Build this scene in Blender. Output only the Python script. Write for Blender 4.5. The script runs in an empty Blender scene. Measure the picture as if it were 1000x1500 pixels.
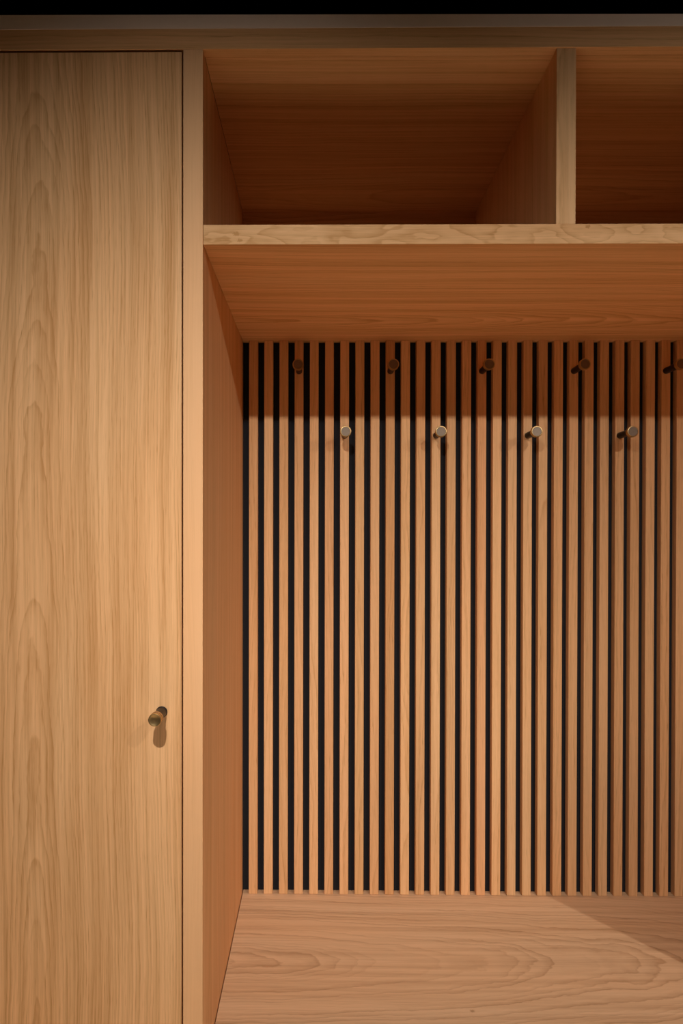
import bpy, bmesh, math, random
from mathutils import Vector, Matrix

scene = bpy.context.scene
C = scene.collection
EYE = 1.398                       # lens height above the floor; Y = 0 is the front plane of the joinery

# ------------------------------------------------------------------ camera
cam_data = bpy.data.cameras.new('camera')
cam = bpy.data.objects.new('camera', cam_data); C.objects.link(cam)
cam_data.sensor_fit = 'VERTICAL'; cam_data.sensor_height = 36.0; cam_data.sensor_width = 24.0
cam_data.lens = 24.0
cam_data.shift_x = 0.04158 * 1000 / 1500
cam_data.shift_y = 0.03063 * 1000 / 1500
cam_data.clip_start = 0.02
_R = Matrix.Rotation(0.00943, 4, 'Z') @ Matrix.Rotation(-0.00607, 4, 'X') @ Matrix.Rotation(-0.00138, 4, 'Y')
cam.matrix_world = Matrix.Translation((0, -1.17, EYE)) @ _R @ Matrix.Rotation(math.pi / 2, 4, 'X')
scene.camera = cam

# ------------------------------------------------------------------ world, lamps, exposure
world = bpy.data.worlds.new('world'); scene.world = world; world.use_nodes = True
bg = world.node_tree.nodes['Background']
bg.inputs[0].default_value = (1.0, 0.80, 0.58, 1); bg.inputs[1].default_value = 0.0015

def spot(name, loc, target, watts, flat_deg, edge_deg, color, radius=0.016):
    """reflector spot: full intensity within flat_deg of its axis, easing to nothing at edge_deg"""
    d = bpy.data.lights.new(name, 'SPOT'); o = bpy.data.objects.new(name, d); C.objects.link(o)
    d.energy = watts; d.color = color; d.shadow_soft_size = radius
    d.spot_size = math.radians(2 * edge_deg + 4); d.spot_blend = 0.05
    d.use_nodes = True
    n, l = d.node_tree.nodes, d.node_tree.links
    em = n['Emission']
    tc = n.new('ShaderNodeTexCoord'); nz = n.new('ShaderNodeVectorMath'); nz.operation = 'NORMALIZE'
    l.new(tc.outputs['Normal'], nz.inputs[0])
    sp = n.new('ShaderNodeSeparateXYZ'); l.new(nz.outputs[0], sp.inputs[0])
    ab = n.new('ShaderNodeMath'); ab.operation = 'ABSOLUTE'; l.new(sp.outputs[2], ab.inputs[0])
    ac = n.new('ShaderNodeMath'); ac.operation = 'ARCCOSINE'; l.new(ab.outputs[0], ac.inputs[0])
    mr = n.new('ShaderNodeMapRange'); l.new(ac.outputs[0], mr.inputs[0])
    mr.inputs[1].default_value = math.radians(flat_deg); mr.inputs[2].default_value = math.radians(edge_deg)
    mr.inputs[3].default_value = 1.0; mr.inputs[4].default_value = 0.0
    pw = n.new('ShaderNodeMath'); pw.operation = 'POWER'; l.new(mr.outputs[0], pw.inputs[0]); pw.inputs[1].default_value = 1.4
    l.new(pw.outputs[0], em.inputs['Strength'])
    o.location = loc
    o.rotation_euler = (Vector(target) - Vector(loc)).to_track_quat('-Z', 'Y').to_euler()
    return o
LAMP = (1.0, 0.97, 0.93)
for lx, dx, watts in ((-0.17, 0.0, 108), (0.93, -0.20, 78), (2.02, -0.42, 112)):        # wall-washing spots
    spot('ceiling_spot', (lx, -1.30, EYE + 0.922), (lx + dx, -0.557, EYE + 0.922 - 0.669), watts, 2, 42, LAMP)
for lx in (-0.70, 0.02, 0.74):                                                         # added fill lamps, aimed down so floor bounce brightens the niche
    spot('added_fill_lamp', (lx, -0.72, EYE + 0.92), (lx, -0.72, 0.0), 480, 1, 17, LAMP, 0.03)

vs = scene.view_settings
vs.view_transform = 'Standard'; vs.look = 'None'; vs.gamma = 1.0; vs.use_curve_mapping = False
vs.exposure = 0.0

# ------------------------------------------------------------------ materials
class NT:
    def __init__(self, name):
        self.m = bpy.data.materials.new(name); self.m.use_nodes = True
        self.t = self.m.node_tree; self.n = self.t.nodes; self.l = self.t.links
        self.b = self.n['Principled BSDF']
    def new(self, kind, **kw):
        x = self.n.new(kind)
        for k, v in kw.items(): setattr(x, k, v)
        return x
    def put(self, sock, v):
        if hasattr(v, 'is_output'): self.l.new(v, sock)
        elif v is not None: sock.default_value = v
    def math(self, op, a, b=None, c=None, clamp=False):
        x = self.new('ShaderNodeMath', operation=op, use_clamp=clamp)
        for i, v in enumerate((a, b, c)): self.put(x.inputs[i], v)
        return x.outputs[0]
    def vec(self, x, y, z):
        c = self.new('ShaderNodeCombineXYZ')
        for i, v in enumerate((x, y, z)): self.put(c.inputs[i], v)
        return c.outputs[0]
    def noise(self, v, scale=1.0, detail=2.0, rough=0.5):
        x = self.new('ShaderNodeTexNoise'); self.l.new(v, x.inputs['Vector'])
        x.inputs['Scale'].default_value = scale; x.inputs['Detail'].default_value = detail
        x.inputs['Roughness'].default_value = rough
        return x.outputs['Fac']
    def ramp(self, v, lo, hi, a=0.0, b=1.0):
        x = self.new('ShaderNodeMapRange', interpolation_type='SMOOTHSTEP')
        for i, q in enumerate((v, lo, hi, a, b)): self.put(x.inputs[i], q)
        return x.outputs[0]
    def mix(self, f, a, b, blend='MIX'):
        x = self.new('ShaderNodeMix', data_type='RGBA', blend_type=blend)
        self.put(x.inputs['Factor'], f); self.put(x.inputs['A'], a); self.put(x.inputs['B'], b)
        return x.outputs['Result']

def oak(name, along, across, seed=0.0, c=0.0, d0=0.05, damp=0.05, dfreq=1.6, tilt=0.0, ring=110.0,
        wob=0.004, wfreq=9.0, ring_amt=0.5, streak_amt=0.5, pore_amt=0.35, light=(0.87, 0.51, 0.250), dark=(0.565, 0.285, 0.106),
        per_object=False, rough=0.58, gain=1.0, fine=1.0, burl=0.0, fibre=0.8, knots=()):
    """Oak cut from a virtual log: growth rings round an axis that wanders below the face, pores and fibre streaks along the grain."""
    t = NT(name)
    tc = t.new('ShaderNodeTexCoord'); sp = t.new('ShaderNodeSeparateXYZ'); t.l.new(tc.outputs['Object'], sp.inputs[0])
    ax = {'x': 0, 'y': 1, 'z': 2}
    third = [k for k in 'xyz' if k not in (along, across)][0]
    v = sp.outputs[ax[along]]; u = sp.outputs[ax[across]]; w = sp.outputs[ax[third]]
    sv = seed
    if per_object:
        oi = t.new('ShaderNodeObjectInfo')
        sv = t.math('MULTIPLY_ADD', oi.outputs['Random'], 40.0, seed)
    vs_ = t.math('ADD', v, sv)
    u0 = t.math('SUBTRACT', u, c)
    # wandering pith depth
    n1 = t.noise(t.vec(t.math('MULTIPLY', vs_, dfreq), t.math('MULTIPLY', u0, 1.5), sv), 1.0, 2.0, 0.5)
    d = t.math('MULTIPLY_ADD', t.math('SUBTRACT', n1, 0.5), damp * 2, d0)
    d = t.math('ADD', d, t.math('MULTIPLY', v, tilt))
    d = t.math('ADD', d, w)
    drift = t.noise(t.vec(t.math('MULTIPLY', vs_, 1.1), sv, 3.3), 1.0, 1.0)
    u1 = t.math('ADD', u0, t.math('MULTIPLY', t.math('SUBTRACT', drift, 0.5), 0.05))
    r = t.math('SQRT', t.math('ADD', t.math('MULTIPLY', u1, u1), t.math('MULTIPLY', d, d)))
    wv = t.vec(t.math('MULTIPLY', u0, 26.0), t.math('MULTIPLY', vs_, wfreq), t.math('MULTIPLY', w, 20.0))
    r = t.math('ADD', r, t.math('MULTIPLY', t.math('SUBTRACT', t.noise(wv, 1.0, 3.0, 0.55), 0.5), wob * 2))
    if burl:
        bv = t.vec(t.math('MULTIPLY', u0, 40.0), t.math('MULTIPLY', vs_, 11.0), w)
        r = t.math('ADD', r, t.math('MULTIPLY', t.math('SUBTRACT', t.noise(bv, 1.0, 2.0), 0.5), burl))
    # ring spacing varies with radius
    rv = t.noise(t.vec(t.math('MULTIPLY', r, 14.0), sv, 0.0), 1.0, 2.0)
    ph = t.math('ADD', t.math('MULTIPLY', r, ring), t.math('MULTIPLY', rv, 5.0))
    fr = t.math('FRACT', ph)
    saw = t.math('MULTIPLY', t.math('ADD', t.math('MULTIPLY', t.ramp(fr, 0.1, 0.8), 0.55), t.math('MULTIPLY', t.ramp(fr, 0.68, 0.88), 0.45)), t.ramp(fr, 1.0, 0.90))
    # each ring has its own weight
    wt = t.noise(t.vec(t.math('FLOOR', ph), sv, t.math('MULTIPLY', vs_, 0.8)), 1.7, 0.0)
    saw = t.math('MULTIPLY', saw, t.ramp(wt, 0.25, 0.72, 0.1, 1.0))
    # broad tone streaks
    st = t.noise(t.vec(t.math('MULTIPLY', u1, 48.0), t.math('MULTIPLY', vs_, 0.9), t.math('MULTIPLY', w, 48.0)), 1.0, 4.0, 0.62)
    st = t.ramp(st, 0.34, 0.70)
    # fibres and pores
    fb = t.noise(t.vec(t.math('MULTIPLY', u1, 420.0 * fine), t.math('MULTIPLY', vs_, 5.0), t.math('MULTIPLY', w, 420.0 * fine)), 1.0, 3.0, 0.7)
    pr = t.noise(t.vec(t.math('MULTIPLY', u1, 900.0 * fine), t.math('MULTIPLY', vs_, 26.0), t.math('MULTIPLY', w, 900.0 * fine)), 1.0, 1.0, 0.5)
    pr = t.math('MULTIPLY', t.ramp(pr, 0.56, 0.72), t.math('MULTIPLY_ADD', saw, 0.6, 0.4))
    fac = t.math('MULTIPLY', saw, ring_amt)
    fac = t.math('ADD', fac, t.math('MULTIPLY', st, streak_amt))
    fac = t.math('ADD', fac, t.math('MULTIPLY', t.math('SUBTRACT', fb, 0.5), fibre))
    for kv, ku, kr in knots:
        dv = t.math('MULTIPLY', t.math('SUBTRACT', v, kv), 0.7); du = t.math('SUBTRACT', u, ku)
        kd = t.math('SQRT', t.math('ADD', t.math('MULTIPLY', dv, dv), t.math('MULTIPLY', du, du)))
        kd = t.math('ADD', kd, t.math('MULTIPLY', t.math('SUBTRACT', t.noise(tc.outputs['Object'], 420.0, 2.0), 0.5), kr * 1.6))
        fac = t.math('ADD', fac, t.ramp(kd, kr, kr * 0.2, 0.0, 1.0))
    fac = t.math('ADD', fac, t.math('MULTIPLY', pr, pore_amt), clamp=True)
    L = tuple(min(1, k * gain) for k in light) + (1,); Dk = tuple(min(1, k * gain) for k in dark) + (1,)
    col = t.mix(fac, L, Dk)
    # slow warm / cool drift over the board
    hue = t.noise(t.vec(t.math('MULTIPLY', u1, 9.0), t.math('MULTIPLY', vs_, 1.4), sv), 1.0, 2.0)
    col = t.mix(t.ramp(hue, 0.3, 0.7, 0.0, 0.55), col, t.mix(1.0, col, (1.03, 0.94, 0.86, 1), 'MULTIPLY'))
    if per_object:
        col = t.mix(1.0, col, oi.outputs['Color'], 'MULTIPLY')
    t.l.new(col, t.b.inputs['Base Color'])
    t.put(t.b.inputs['Roughness'], t.math('MULTIPLY_ADD', fac, 0.12, rough))
    t.b.inputs['Specular IOR Level'].default_value = 0.10
    bp = t.new('ShaderNodeBump'); bp.inputs['Strength'].default_value = 0.10; bp.inputs['Distance'].default_value = 0.0006
    t.put(bp.inputs['Height'], t.math('SUBTRACT', 1.0, t.math('ADD', t.math('MULTIPLY', pr, 0.7), t.math('MULTIPLY', fb, 0.5))))
    t.l.new(bp.outputs[0], t.b.inputs['Normal'])
    return t.m

def plain(name, col, rough=0.6, metal=0.0, grain=0.06, scale=60.0, spec=0.3):
    t = NT(name); tc = t.new('ShaderNodeTexCoord')
    n = t.noise(tc.outputs['Object'], scale, 4.0, 0.6)
    a = tuple(k * (1 - grain) for k in col) + (1,); b = tuple(min(1, k * (1 + grain)) for k in col) + (1,)
    t.l.new(t.mix(n, a, b), t.b.inputs['Base Color'])
    t.put(t.b.inputs['Roughness'], t.math('MULTIPLY_ADD', n, 0.1, rough - 0.05))
    t.b.inputs['Metallic'].default_value = metal
    t.b.inputs['Specular IOR Level'].default_value = spec
    return t.m

M = {}
M['door'] = oak('oak_door_veneer', 'z', 'x', seed=3.0, c=-0.005, d0=0.055, damp=0.016, dfreq=2.4, tilt=0.042, ring=190, wob=0.0035, wfreq=11.0, ring_amt=0.44, streak_amt=0.62, fibre=1.15, pore_amt=0.55)
M['upright'] = oak('oak_upright_veneer', 'z', 'y', seed=11.0, c=-0.30, d0=0.16, damp=0.02, ring=140, ring_amt=0.22, streak_amt=0.32, fine=1.3)
M['edge'] = oak('oak_edge_band', 'z', 'x', seed=7.0, c=-0.4, d0=0.3, damp=0.01, ring=90, ring_amt=0.10, streak_amt=0.12, pore_amt=0.2, fine=1.6,
                light=(0.87, 0.50, 0.252), dark=(0.66, 0.345, 0.152))
M['bench'] = oak('oak_bench_veneer', 'x', 'y', seed=5.0, c=0.0, d0=0.10, damp=0.03, dfreq=3.0, tilt=0.13, ring=100, wob=0.008, wfreq=15.0, ring_amt=0.55, streak_amt=0.45, knots=((-0.117, -0.147, 0.0045),),
                 light=(0.69, 0.435, 0.25), dark=(0.42, 0.24, 0.12))
M['shelf'] = oak('oak_shelf_veneer', 'x', 'y', seed=9.4, c=0.11, d0=0.09, damp=0.022, dfreq=2.2, tilt=0.09, ring=120, wob=0.005, wfreq=12.0, ring_amt=0.6, streak_amt=0.5)
M['shelf_edge'] = oak('oak_shelf_edge', 'x', 'z', seed=21.0, c=0.03, d0=0.02, damp=0.02, dfreq=6, ring=150, wob=0.006, ring_amt=0.5, streak_amt=0.4, burl=0.03, knots=((-0.563, 0.001, 0.0048), (-0.556, -0.010, 0.004), (0.037, 0.012, 0.004)))
M['rail'] = oak('oak_rail_veneer', 'x', 'z', seed=31.0, c=0.1, d0=0.1, damp=0.02, ring=170, ring_amt=0.32, streak_amt=0.4)
M['divider'] = oak('oak_divider_edge', 'z', 'x', seed=41.0, c=0.05, d0=0.05, damp=0.02, ring=190, ring_amt=0.5, streak_amt=0.3, fine=0.7)
M['cubby'] = oak('oak_cubby_veneer', 'x', 'y', seed=51.0, c=0.2, d0=0.1, damp=0.03, ring=110, ring_amt=0.4, streak_amt=0.5)
M['cubby_back'] = oak('oak_cubby_back_veneer', 'x', 'z', seed=55.0, c=0.2, d0=0.1, damp=0.03, ring=110, ring_amt=0.4, streak_amt=0.5)
M['slat'] = oak('oak_slat', 'z', 'x', seed=2.0, c=0.03, d0=0.05, damp=0.05, dfreq=1.2, ring=150, ring_amt=0.35, streak_amt=0.3, pore_amt=0.55, per_object=True, fine=0.8, fibre=1.0)
M['felt'] = plain('black_felt_backing', (0.016, 0.016, 0.019), 0.9, grain=0.25, scale=500)
M['dark'] = plain('cabinet_inside_shade', (0.008, 0.006, 0.005), 0.9, spec=0.1)  # near-black colour stands in for shade inside the cabinet
M['plaster'] = plain('painted_filler', (0.92, 0.74, 0.60), 0.8, grain=0.03)
M['black'] = plain('black_ceiling_paint', (0.004, 0.004, 0.004), 0.95, spec=0.05)
M['wall'] = plain('painted_wall', (0.55, 0.47, 0.39), 0.85, grain=0.03)
M['darkwall'] = plain('added_wall_dark', (0.10, 0.075, 0.055), 0.85, grain=0.05)  # tone kept dark so the added wall returns little light
M['floor'] = plain('pale_floor', (0.80, 0.60, 0.40), 0.6, grain=0.12, scale=9)
M['brass'] = plain('aged_brass', (0.56, 0.37, 0.16), 0.38, 0.95, grain=0.18, scale=180)
M['brass_face'] = plain('brushed_brass_face', (0.24, 0.18, 0.13), 0.50, 0.8, grain=0.22, scale=240)
M['bronze'] = plain('dark_bronze', (0.035, 0.024, 0.018), 0.42, 0.6, grain=0.2, scale=150)

# ------------------------------------------------------------------ helpers
def mesh_obj(name, bm, mats, parent=None, loc=(0, 0, 0)):
    me = bpy.data.meshes.new(name); bm.normal_update(); bm.to_mesh(me); bm.free()
    for m in (mats if isinstance(mats, (list, tuple)) else [mats]): me.materials.append(m)
    o = bpy.data.objects.new(name, me); C.objects.link(o); o.location = loc
    if parent: o.parent = parent
    return o
def tag(o, label, cat, group=None):
    o['label'] = label; o['category'] = cat
    if group: o['group'] = group
    return o
def struct(o):
    o['kind'] = 'structure'; return o
def thing(name, label, cat, loc, group=None):
    o = bpy.data.objects.new(name, None); C.objects.link(o); o.location = loc; o.empty_display_size = 0.05
    return tag(o, label, cat, group)
def box_bm(sx, sy, sz, bev=0.0007, front_mat=None):
    """box centred on the origin, edges eased; faces looking to -Y may take material slot front_mat"""
    bm = bmesh.new(); bmesh.ops.create_cube(bm, size=1.0)
    bmesh.ops.scale(bm, vec=(sx, sy, sz), verts=bm.verts)
    if bev: bmesh.ops.bevel(bm, geom=list(bm.edges), offset=bev, segments=2, affect='EDGES', profile=0.5)
    bm.normal_update()
    if front_mat is not None:
        for f in bm.faces:
            if f.normal.y < -0.5: f.material_index = front_mat
    return bm
def board(name, x0, x1, y0, y1, z0, z1, mats, parent=None, bev=0.0007, front_mat=None):
    """board by its world extents; z counted from the floor"""
    c = Vector(((x0 + x1) / 2, (y0 + y1) / 2, (z0 + z1) / 2))
    bm = box_bm(x1 - x0, y1 - y0, z1 - z0, bev, front_mat)
    p = c - parent.location if parent else c
    return mesh_obj(name, bm, mats, parent, p)
def lathe(profile, seg=40):
    """turned solid about the Y axis: profile of (y, radius, material slot of the band after it)"""
    bm = bmesh.new(); rings = []
    for y, r, _ in profile:
        if r < 1e-6: rings.append([bm.verts.new((0, y, 0))])
        else: rings.append([bm.verts.new((r * math.cos(2 * math.pi * k / seg), y, r * math.sin(2 * math.pi * k / seg))) for k in range(seg)])
    for i in range(len(rings) - 1):
        a, b = rings[i], rings[i + 1]
        for k in range(seg):
            q = (k + 1) % seg
            if len(a) == 1: f = bm.faces.new((a[0], b[k], b[q]))
            elif len(b) == 1: f = bm.faces.new((a[k], b[0], a[q]))
            else: f = bm.faces.new((a[k], b[k], b[q], a[q]))
            f.material_index = profile[i][2]; f.smooth = True
    bmesh.ops.recalc_face_normals(bm, faces=list(bm.faces))
    return bm
def sharp(o, deg=35):
    for p in o.data.polygons: p.use_smooth = True
    o.data.set_sharp_from_angle(angle=math.radians(deg))
    return o

# ------------------------------------------------------------------ measures of the joinery (m)
D = 0.5951                     # depth of the niche to the slat faces
SD = 0.0213                    # slat thickness
XP = -0.20035                  # inner face of the upright
XU = -0.2342                   # its outer face
XR = 1.0385                    # inner face of the upright at the far side
ZST, ZSB = EYE + 0.52022, EYE + 0.48623      # shelf board
ZRT, ZRB = EYE + 0.8545, EYE + 0.8195        # top rail
ZB = EYE - 0.94839             # bench top
XD0, XD1 = 0.4025, 0.4357      # cubby divider
YB = D + SD                    # backing plane
XDL = -0.742                   # far edge of the cupboard door
CEIL = EYE + 0.962

# ------------------------------------------------------------------ the setting
struct(board('floor', -2.2, 3.2, -1.55, YB + 0.06, -0.05, 0.0, M['floor'], bev=0))  # unseen floor, its pale tone made up to bounce fill upward
struct(board('ceiling', -2.2, 3.2, -1.55, YB + 0.06, CEIL, CEIL + 0.05, M['black'], bev=0))
struct(board('wall_back', -2.2, 3.2, YB + 0.021, YB + 0.06, 0.0, CEIL, M['wall'], bev=0))
struct(board('wall_front_added', -2.2, 3.2, -1.55, -1.50, 0.0, CEIL, M['darkwall'], bev=0))  # unseen wall, added dark to keep bounce out of the open compartments
# scribed filler strip between the top rail and the dark gap under the ceiling
bm = bmesh.new()
xa, xb = -0.80, 1.12
zt = lambda x: EYE + 0.8790 - 0.0042 * (x + 0.5) / 1.1
vv = [bm.verts.new(p) for p in ((xa, -0.0005, ZRT), (xb, -0.0005, ZRT), (xb, -0.0005, zt(xb)), (xa, -0.0005, zt(xa)),
                                (xa, 0.018, ZRT), (xb, 0.018, ZRT), (xb, 0.018, zt(xb)), (xa, 0.018, zt(xa)))]
for f in ((0, 1, 2, 3), (5, 4, 7, 6), (3, 2, 6, 7), (1, 0, 4, 5), (0, 3, 7, 4), (2, 1, 5, 6)): bm.faces.new([vv[i] for i in f])
struct(mesh_obj('trim_1', bm, M['plaster']))

# ------------------------------------------------------------------ tall cupboard with its door
cup = thing('wardrobe', 'tall oak wardrobe with a flush full-height door and a small brass knob', 'wardrobe', ((XDL + XP) / 2, 0.3, 0))
board('side_panel', XU, XP, 0.0, YB, 0.0, ZRB, [M['upright'], M['edge']], cup, 0.0008, front_mat=1)
board('side_panel', XDL - 0.037, XDL - 0.003, 0.0, YB, 0.0, ZRB, [M['upright'], M['edge']], cup, 0.0008, front_mat=1)
board('back_panel', XDL - 0.003, XU, YB - 0.012, YB, 0.0, ZRB, M['dark'], cup, 0)
board('gap_shade_sheet', XDL - 0.002, XU - 0.0002, 0.0225, 0.034, 0.02, ZRB - 0.001, M['dark'], cup, 0)  # sheet behind the door, blackened to give the gap its shade
XDR = XU - 0.0026
door = board('door', XDL, XDR, 0.0, 0.021, 0.045, ZRB - 0.0042, M['door'], cup, 0.0007)
board('plinth', XDL - 0.003, XU, 0.04, 0.055, 0.0, 0.042, M['rail'], cup)
def peg_profile(L, rh, rn, head):
    e = 0.0009
    return [(0.0, 0.0, 0), (0.0, rn * 1.12, 0), (-0.0022, rn * 1.12, 0), (-0.0026, rn, 0), (-(L - head), rn, 0), (-(L - head) - 0.0004, rh - e, 1), (-(L - head) - e, rh, 1),
            (-L + head * 0.62, rh, 0), (-L + head * 0.60, rh - 0.0006, 0), (-L + head * 0.54, rh - 0.0006, 1), (-L + head * 0.52, rh, 1),
            (-L + e, rh, 1), (-L + e * 0.3, rh - e * 0.35, 1), (-L, rh - e, 1), (-L, rh - 0.0018, 2), (-L + 0.0004, rh - 0.0024, 2), (-L + 0.0005, 0.0, 2)]
knob = mesh_obj('door_knob', lathe(peg_profile(0.0515, 0.0108, 0.0088, 0.016)), [M['bronze'], M['brass'], M['brass']], None)
sharp(knob)
knob.parent = door
knob.location = Vector((-0.2708, 0.0, EYE - 0.3154)) - cup.location - door.location
knob['label'] = 'round brass door knob on a dark bronze neck'

# ------------------------------------------------------------------ top rail over everything
tag(board('top_rail', XDL - 0.037, XR + 0.034, 0.0, 0.021, ZRB, ZRT, M['rail'], None, 0.0008),
    'long horizontal oak rail along the top, above the door and open compartments', 'rail')

# ------------------------------------------------------------------ far upright of the niche
tag(board('upright_panel', XR, XR + 0.034, 0.0, YB, 0.0, ZRB, [M['upright'], M['edge']], None, 0.0008, front_mat=1),
    'oak upright panel closing the niche at its right-hand end', 'panel')

# ------------------------------------------------------------------ open compartments over the niche
cub = thing('overhead_shelf', 'thick oak shelf with two open dark compartments above the slatted niche', 'shelf', ((XP + XR) / 2, 0.3, ZSB))
board('shelf_board', XP + 0.0004, XR - 0.0004, 0.0, YB + 0.018, ZSB, ZST, [M['shelf'], M['shelf_edge']], cub, 0.0010, front_mat=1)
board('divider', XD0, XD1, 0.0015, YB - 0.012, ZST, ZRB - 0.0002, [M['upright'], M['divider']], cub, 0.0008, front_mat=1)
board('top_panel', XP + 0.0004, XR - 0.0004, 0.0212, YB, ZRB, ZRB + 0.02, M['cubby'], cub, 0)
board('back_panel', XP + 0.0004, XR - 0.0004, YB - 0.012, YB, ZST, ZRB - 0.0002, M['cubby_back'], cub, 0)

# ------------------------------------------------------------------ bench
ben = thing('bench', 'broad pale oak bench seat at the foot of the slatted wall', 'bench', ((XP + XR) / 2, 0.3, 0))
board('seat_board', XP + 0.0016, XR - 0.0016, 0.0, YB + 0.018, ZB - 0.034, ZB, M['bench'], ben, 0.0008)
for i in range(2):
    w = (XR - XP) / 2
    board('drawer_front', XP + 0.003 + i * w, XP - 0.003 + (i + 1) * w, 0.012, 0.032, 0.06, ZB - 0.037, M['rail'], ben)
board('plinth', XP + 0.001, XR - 0.001, 0.05, 0.065, 0.0, 0.058, M['rail'], ben)

# ------------------------------------------------------------------ slatted wall
sl = thing('slatted_panel', 'upright oak slats on a black backing at the rear of the niche', 'wall panel', ((XP + XR) / 2, YB, ZB))
board('backing_board', XP + 0.0004, XR - 0.0004, YB, YB + 0.018, ZB + 0.0003, ZSB - 0.0003, M['felt'], sl, 0)
XS0, PIT, SW = -0.18261, 0.03929, 0.0225
random.seed(8)
TINT = [(.98, .90, .82), (1.08, 1.05, 1.02), (.98, .92, .84), (1.0, .94, .90), (1.08, 1.06, 1.02), (.98, .88, .82), (1.08, 1.03, 1.0), (.96, .92, .84),
        (1.0, .93, .88), (.90, .78, .66), (1.08, 1.05, 1.0), (.98, .90, .82), (1.06, 1.02, .98), (.96, .90, .84), (1.06, 1.0, .96), (1.0, .86, .80), (1.05, 1.0, .95)]
SH = ZSB - ZB - 0.0006
proto = None
for i in range(31):
    x = XS0 + PIT * i + SW / 2
    if proto is None:
        o = mesh_obj('slat', box_bm(SW, SD, SH, 0.0009), M['slat'], sl); proto = o
    else:
        o = proto.copy(); C.objects.link(o); o.parent = sl
    o.location = Vector((x, D + SD / 2, (ZB + ZSB) / 2)) - sl.location
    if i < len(TINT): tn = TINT[i]
    else:
        k = random.uniform(.9, 1.06); h = random.uniform(0, 1)
        tn = (k * (1.0 + .02 * h), k * (.93 + .06 * h), k * (.86 + .10 * h))
    o.color = (tn[0], min(1.1, tn[1] * 1.04 + 0.01), min(1.15, tn[2] * 1.07 + 0.03), 1)

# ------------------------------------------------------------------ coat pegs
peg_me = None
ORD = {0: 'leftmost', 1: 'second from left', 2: 'middle', 3: 'second from right', 4: 'rightmost'}
ORD4 = {0: 'leftmost', 1: 'second from left', 2: 'second from right', 3: 'rightmost'}
def coat_peg(idx, z, label, group):
    global peg_me
    loc = (XS0 + PIT * idx + SW / 2, D, z)
    t = thing('coat_peg', label, 'coat peg', loc, group)
    L, rh, rn, hd = 0.075, 0.0138, 0.0082, 0.011
    if peg_me is None:
        a = mesh_obj('stem', lathe([(0.0, 0.0, 0), (0.0, rn, 0), (-(L - hd), rn, 0), (-(L - hd), 0.0, 0)], 32), M['bronze'], t)
        e = 0.0010
        b = mesh_obj('head', lathe([(-(L - hd), 0.0, 0), (-(L - hd), rh - e, 0), (-(L - hd) - e, rh, 0), (-L + e, rh, 0), (-L + e * .3, rh - e * .35, 0), (-L, rh - e, 0),
                                    (-L, rh - 0.0024, 1), (-L + 0.0005, rh - 0.003, 1), (-L + 0.0006, 0.0, 1)], 40), [M['brass'], M['brass_face']], t)
        sharp(a); sharp(b); peg_me = (a, b)
    else:
        for s in peg_me:
            c = s.copy(); C.objects.link(c); c.parent = t
for k in range(5):
    coat_peg(3 + 6 * k, EYE + 0.407, ORD[k] + ' of the five brass coat pegs in the upper row, in shade', 'coat pegs of the upper row')
for k in range(4):
    coat_peg(6 + 6 * k, EYE + 0.241, ORD4[k] + ' of the four brass coat pegs in the lower row, lit', 'coat pegs of the lower row')
